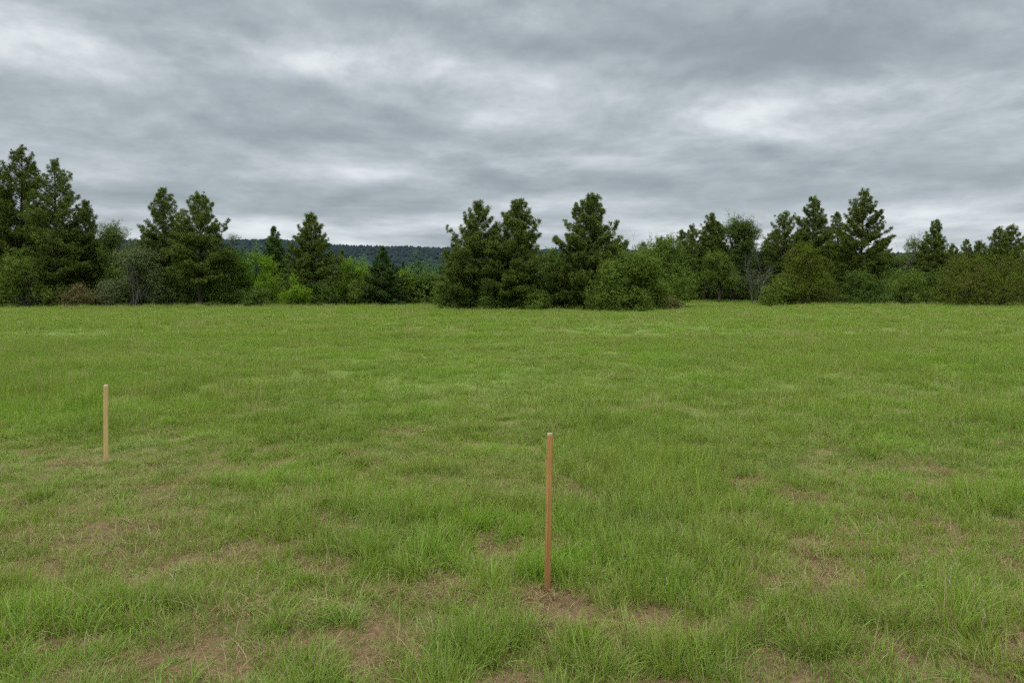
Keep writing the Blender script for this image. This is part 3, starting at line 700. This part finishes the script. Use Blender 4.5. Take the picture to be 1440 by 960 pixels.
def near_phrase(px):
    marks = [(-40, 'left edge'), (30, 'tallest left pine'), (77, 'thin open left pine'), (130, 'shorter left pine'), (190, 'grey willow bush'), (230, 'left paired pine'), (281, 'right paired pine'), (330, 'bright bush'),
             (440, 'lone pine'), (538, 'rounded fir'), (600, 'pale round bush'), (668, 'leaning middle pine'), (722, 'dense middle pine'), (828, 'broadest middle pine'), (884, 'broad dark olive bush'),
             (935, 'tall bush by the clearing'), (995, 'twin stemmed pine'), (1037, 'round-crowned tree'), (1060, 'bare grey saplings'), (1103, 'see-through pine'), (1145, 'dense right pine'), (1210, 'tallest right pine'),
             (1262, 'leafless grey tree'), (1317, 'slender pointed pine'), (1392, 'largest olive bush'), (1480, 'right edge')]
    return min(marks, key=lambda m: abs(m[0] - px))
used = {}
def back_label(base, px):
    m, ph = near_phrase(px); side = 'behind' if abs(px - m) < 6 else ('just left of' if px < m else 'just right of')
    lab = '%s in the wood %s the %s' % (base, side, ph)
    used[lab] = used.get(lab, 0) + 1
    return lab if used[lab] == 1 else lab.replace(base, {2: 'shorter ', 3: 'farther ', 4: 'smaller '}.get(used[lab], 'inner ') + base)
protosP = [pine_parts(1000 + i, 10, [2.2, 2.6, 2.0, 2.4][i], 0.12, 8, 0.2 * (i - 1), mat='pine_dark' if i % 2 else 'pine', shape=[0.6, 0.75, 0.6, 0.5][i]) for i in range(4)]
protosD = [leafy_parts(1050 + i, 8, 2.7, ['dark', 'mid', 'dark'][i], base=0.18, n=7500, lobes=15, trunk=True, leaf=0.10) for i in range(3)]
roots = {}
def back(kind, key, parts, name, label, cat, group, px, ty, d, H0, wmul):
    s = height(px, ty, d) / H0; rz = rng.random() * 6.28; sw = s * wmul
    if key not in roots:
        roots[key] = plant(name, label, cat, group, px, d, parts, rz); roots[key].scale = (sw, sw, s)
    else: copy_plant(roots[key], label, px, d, (sw, sw, s), rz)
for i, (px, ty, d) in enumerate(BACKP):
    back('p', ('p', i % 4), protosP[i % 4], 'pine_tree', back_label('dim background pine', px), 'pine tree', 'background pines in the wood', px, ty, d, 10, 0.9 + 0.2 * rng.random())
for i, (px, ty, d) in enumerate(BACKD):
    back('d', ('d', i % 3), protosD[i % 3], 'broadleaf_tree', back_label('dim background leafy tree', px), 'tree', 'background broadleaf trees in the wood', px, ty, d, 8, 1.2 + 0.3 * rng.random())
BACKB = [(px + rng.uniform(-7, 7), (388 if px < 330 or px > 1040 else 392 if px > 620 else 396) + rng.uniform(-10, 8), rng.uniform(87, 96) + (14 if 925 < px < 1075 else -13 if 630 < px < 900 else 0)) for px in range(-60, 1540, 27)]
protosB = [leafy_parts(1070 + i, 3, 2.4, ['dark', 'dark', 'mid'][i], base=0.02, n=6000, lobes=14, leaf=0.10) for i in range(3)]
for i, (px, ty, d) in enumerate(BACKB):
    back('b', ('b', i % 3), protosB[i % 3], 'bush', back_label('dim undergrowth bush', px), 'bush', 'undergrowth bushes of the wood', px, ty, d, 3, 1.0 + 0.3 * rng.random())
# trees of the valley seen through the gap below the hill
valley = leafy_parts(1090, 9, 3.4, 'valley', base=0.1, n=4500, lobes=12, trunk=True, leaf=0.16)
vp = pine_parts(1091, 11, 2.0, 0.06, 6, 0, mat='valley', shape=0.95, low=1, tuft=0.4, width=0.07)
vroot = vproot = None
for i in range(26):
    px = 330 + i * 12.6 + rng.uniform(-5, 5); d = 175 + 120 * rng.random(); ty = 372 + rng.uniform(-6, 12) - (6 if px > 560 else 0)
    lab = 'blue-green valley tree seen in the gap below the hill'; s = height(px, ty, d)
    if i % 3 == 1:
        k = s / 11
        if vproot is None: vproot = plant('fir_tree', lab.replace('tree', 'fir'), 'fir tree', 'valley firs below the hill', px, d, vp); vproot.scale = (k, k, k)
        else: copy_plant(vproot, lab.replace('tree', 'fir'), px, d, (k, k, k), rng.random() * 6)
    else:
        k = s / 9
        if vroot is None: vroot = plant('broadleaf_tree', lab, 'tree', 'valley trees below the hill', px, d, valley); vroot.scale = (k, k, k)
        else: copy_plant(vroot, lab, px, d, (k * 1.1, k * 1.1, k), rng.random() * 6)

# ------------------------------------------------------------------ far wooded hill
def hill_h(x, y):
    px = x / 1200 * F + 720
    ridge = np.interp(px, [-1500, -300, 340, 401, 462, 518, 626, 900, 1500, 2600], [352, 338, 341, 340, 346, 350, 353, 356, 360, 380])
    top = EYE + (HOR - ridge) / F * 1200
    prof = sstep(560, 1200, y) * (1 - 0.5 * sstep(1230, 1900, y))
    return top * prof + (fbm(x * 0.01, y * 0.01, 120, 3) - 0.5) * 14 * sstep(560, 900, y) * (1 - sstep(1050, 1200, y)) - 2
def make_hill():
    m, n = newmat('hill_forest_floor_hazed')
    pos = n('ShaderNodeNewGeometry').outputs['Position']
    c = n.mix(n.rmap(n.noise(pos, 0.02, 4), 0.35, 0.65), (0.030, 0.043, 0.044), (0.034, 0.048, 0.050))  # bluish distance haze is painted into the hill colour, no volume
    n('ShaderNodeOutputMaterial', Surface=n('ShaderNodeBsdfDiffuse', Color=c))
    xs = np.linspace(-2600, 2600, 261); ys = np.linspace(540, 1900, 60); gx, gy = np.meshgrid(xs, ys, indexing='ij')
    i = np.arange(gx.size).reshape(gx.shape)
    f = np.stack([i[:-1, :-1], i[1:, :-1], i[1:, 1:], i[:-1, 1:]], -1).reshape(-1, 4)
    tag(obj('hill', np_mesh('hill', np.stack([gx, gy, hill_h(gx, gy)], -1).reshape(-1, 3), [f], m, smooth=True)), kind='structure')
    fm = leaf_mat('far_wood_crowns_hazed', (0.030, 0.043, 0.044), (0.034, 0.048, 0.050), 0.0)  # same haze tint painted into the far crowns
    c = bpy.data.collections.new('far_crown')
    for q in range(4):
        r = np.random.default_rng(1200 + q); nr, ns_ = 5, 7
        zz = np.linspace(0, 1, nr)[:, None]; rad = (2.6 if q % 2 else 3.6) * np.sqrt(np.clip(1 - zz ** 1.6, 0.02, 1)) * r.uniform(0.75, 1.25, (nr, ns_)); aa = np.arange(ns_)[None] * 2 * pi / ns_
        P = np.stack([rad * np.cos(aa), rad * np.sin(aa), zz * (9 if q % 2 else 7) + 0 * aa + r.normal(0, .4, (nr, ns_))], -1).reshape(-1, 3)
        i = np.arange(nr * ns_).reshape(nr, ns_); j = np.roll(i, -1, 1); Q = np.stack([i[:-1], j[:-1], j[1:], i[1:]], -1).reshape(-1, 4)
        cap = np.array([[i[-1][0], i[-1][k], i[-1][k + 1]] for k in range(1, ns_ - 1)])
        c.objects.link(bpy.data.objects.new('far_crown_%d' % q, np_mesh('far_crown_%d' % q, P, [Q, cap], fm, dict(v=np.full(len(P), q / 3.0)), smooth=True)))
    n = 15000
    x = rng.uniform(-800, 700, n); y = 600 + 640 * np.sqrt(rng.random(n)); s = rng.uniform(0.6, 1.0, n)
    scatter('distant_wood', c, x, y, hill_h(x, y), (rng.random(n) * 4).astype(int), np.stack([0 * x, 0 * x, rng.random(n) * 6], -1), np.stack([s * 1.3, s * 1.3, s * rng.uniform(0.45, 0.75, n)], -1), {})
make_hill()

# ------------------------------------------------------------------ survey stakes
def stake(label, px, base_py, top_py, half, mat, endmat, lean, rz, chamf):
    x, d = ground_at(px, base_py); z0 = float(hgt(x, d)); H = EYE - (top_py - HOR) / F * d - z0
    root = empty('wooden_stake', (x, d, z0), label, 'stake', 'wooden survey stakes in the meadow')
    root.rotation_euler = (0, lean, rz)
    def prof(h, c): return [(-h, -h + c), (-h + c, -h), (h - c, -h), (h, -h + c), (h, h - c), (h - c, h), (-h + c, h), (-h, h - c)]
    r = np.random.default_rng(int(px)); zs = [(-0.22, 0.15), (-0.10, 1.0)] + [(H * k / 10, 1.0) for k in range(10)] + [(H - 0.004, 1.0), (H, 0.93)]
    V = []
    for (z, s) in zs:
        j = r.normal(0, half * 0.012, 2)
        V += [(a * s + j[0], b * s + j[1], z) for a, b in prof(half, chamf)]
    Fq = [[k * 8 + i, k * 8 + (i + 1) % 8, (k + 1) * 8 + (i + 1) % 8, (k + 1) * 8 + i] for k in range(len(zs) - 1) for i in range(8)]
    b0 = list(range(7, -1, -1)); bt = [(len(zs) - 1) * 8 + i for i in range(8)]
    me = bpy.data.meshes.new('shaft'); me.from_pydata(V, [], Fq + [b0, bt]); me.materials.append(mat); me.update(); obj('shaft', me, root)
    # sawn top end, slightly splintered: a thin slab of end grain
    e = half * 0.86; pts = prof(e, chamf * 0.9); tilt = r.uniform(-0.002, 0.002, 8)
    V = [(a, b, H + 0.0005) for a, b in pts] + [(a * .97, b * .97, H + 0.007 + t) for (a, b), t in zip(pts, tilt)] + [(0, 0, H + 0.008)]
    Fq = [[i, (i + 1) % 8, 8 + (i + 1) % 8, 8 + i] for i in range(8)] + [[8 + i, 8 + (i + 1) % 8, 16] for i in range(8)] + [b0]
    me = bpy.data.meshes.new('sawn_end'); me.from_pydata(V, [], Fq); me.materials.append(endmat); me.update(); obj('sawn_end', me, root)
endw = wood_mat('sawn_end_wood', (0.40, 0.33, 0.22), (0.55, 0.48, 0.36), (0.30, 0.2, 0.1), -9, 0.1)
stake('orange-brown wooden stake standing nearest, darker toward its foot on bare soil', 769.5, 838, 611, 0.0146, wood_mat('weathered_stake_wood', (0.34, 0.170, 0.042), (0.50, 0.275, 0.080), (0.17, 0.080, 0.024), -0.05, 0.75), endw, 0.018, R(14), 0.004)
stake('pale tan wooden stake farther off at the left in unbroken grass', 149, 652, 542, 0.0195, wood_mat('pale_stake_wood', (0.46, 0.31, 0.11), (0.62, 0.45, 0.19), (0.31, 0.19, 0.07), -0.1, 0.22), endw, 0.0, R(28), 0.006)

# ------------------------------------------------------------------ single pale weeds and dead stalks in the grass
def weed(name, label, px, py, hpx, kind, seed):
    r = np.random.default_rng(seed); x, d = ground_at(px, py); z = float(hgt(x, d)); H = hpx / F * d
    root = empty(name, (x, d, z), label, 'dead stalk', 'dead stalks in the grass')
    if True:                       # dead bent stalk, forked, upright or lying
        t = np.linspace(0, 1, 9); bend = 0.5 * H if kind == 'stalk' else 1.0 * H
        up = H if kind == 'stalk' else 0.05
        a = r.random() * pi - pi / 2 if kind == 'stalk' else r.normal(0, 0.25)
        ax = np.stack([bend * t ** 1.6 * math.cos(a), bend * t ** 1.6 * math.sin(a) * 0.5, up * np.sin(t * 2.0) / 0.95 + 0.05 * t], -1) + np.concatenate([[[0, 0, -0.02]], r.normal(0, 0.006, (8, 3))])
        V, Q = tube_set([np.concatenate([ax, (0.0036 * (1.1 - 0.75 * t))[:, None]], 1)], 6); obj('stem', np_mesh('stem', V, [Q], M['deadstalk']), root)
        for k in (4, 6):
            e = ax[k] + np.array([r.normal(0, .3), r.normal(0, .3), 0.3 * (kind == 'stalk') + .1]) * H * 0.4
            m = (ax[k] + e) / 2 + r.normal(0, .01, 3)
            V, Q = tube_set([[(*ax[k], .0022), (*m, .0017), (*e, .0008)]], 5); obj('side_shoot', np_mesh('side_shoot', V, [Q], M['deadstalk']), root)
M['deadstalk'] = bark_mat('dead_stalk', (0.25, 0.22, 0.12), (0.42, 0.37, 0.23))
weed('dead_stalk', 'tall bleached stalk bent over in the grass at the lower right', 1335, 842, 36, 'stalk', 3)
weed('dead_stalk', 'bleached forked stalk near the bottom right bare spot', 1384, 908, 40, 'stalk', 4)
weed('dead_stalk', 'dead stalk lying flat beside the bright tussock on the right', 1070, 856, 44, 'lying', 5)
weed('dead_stalk', 'bleached stalk standing in the grass below the far stake', 238, 850, 34, 'stalk', 6)
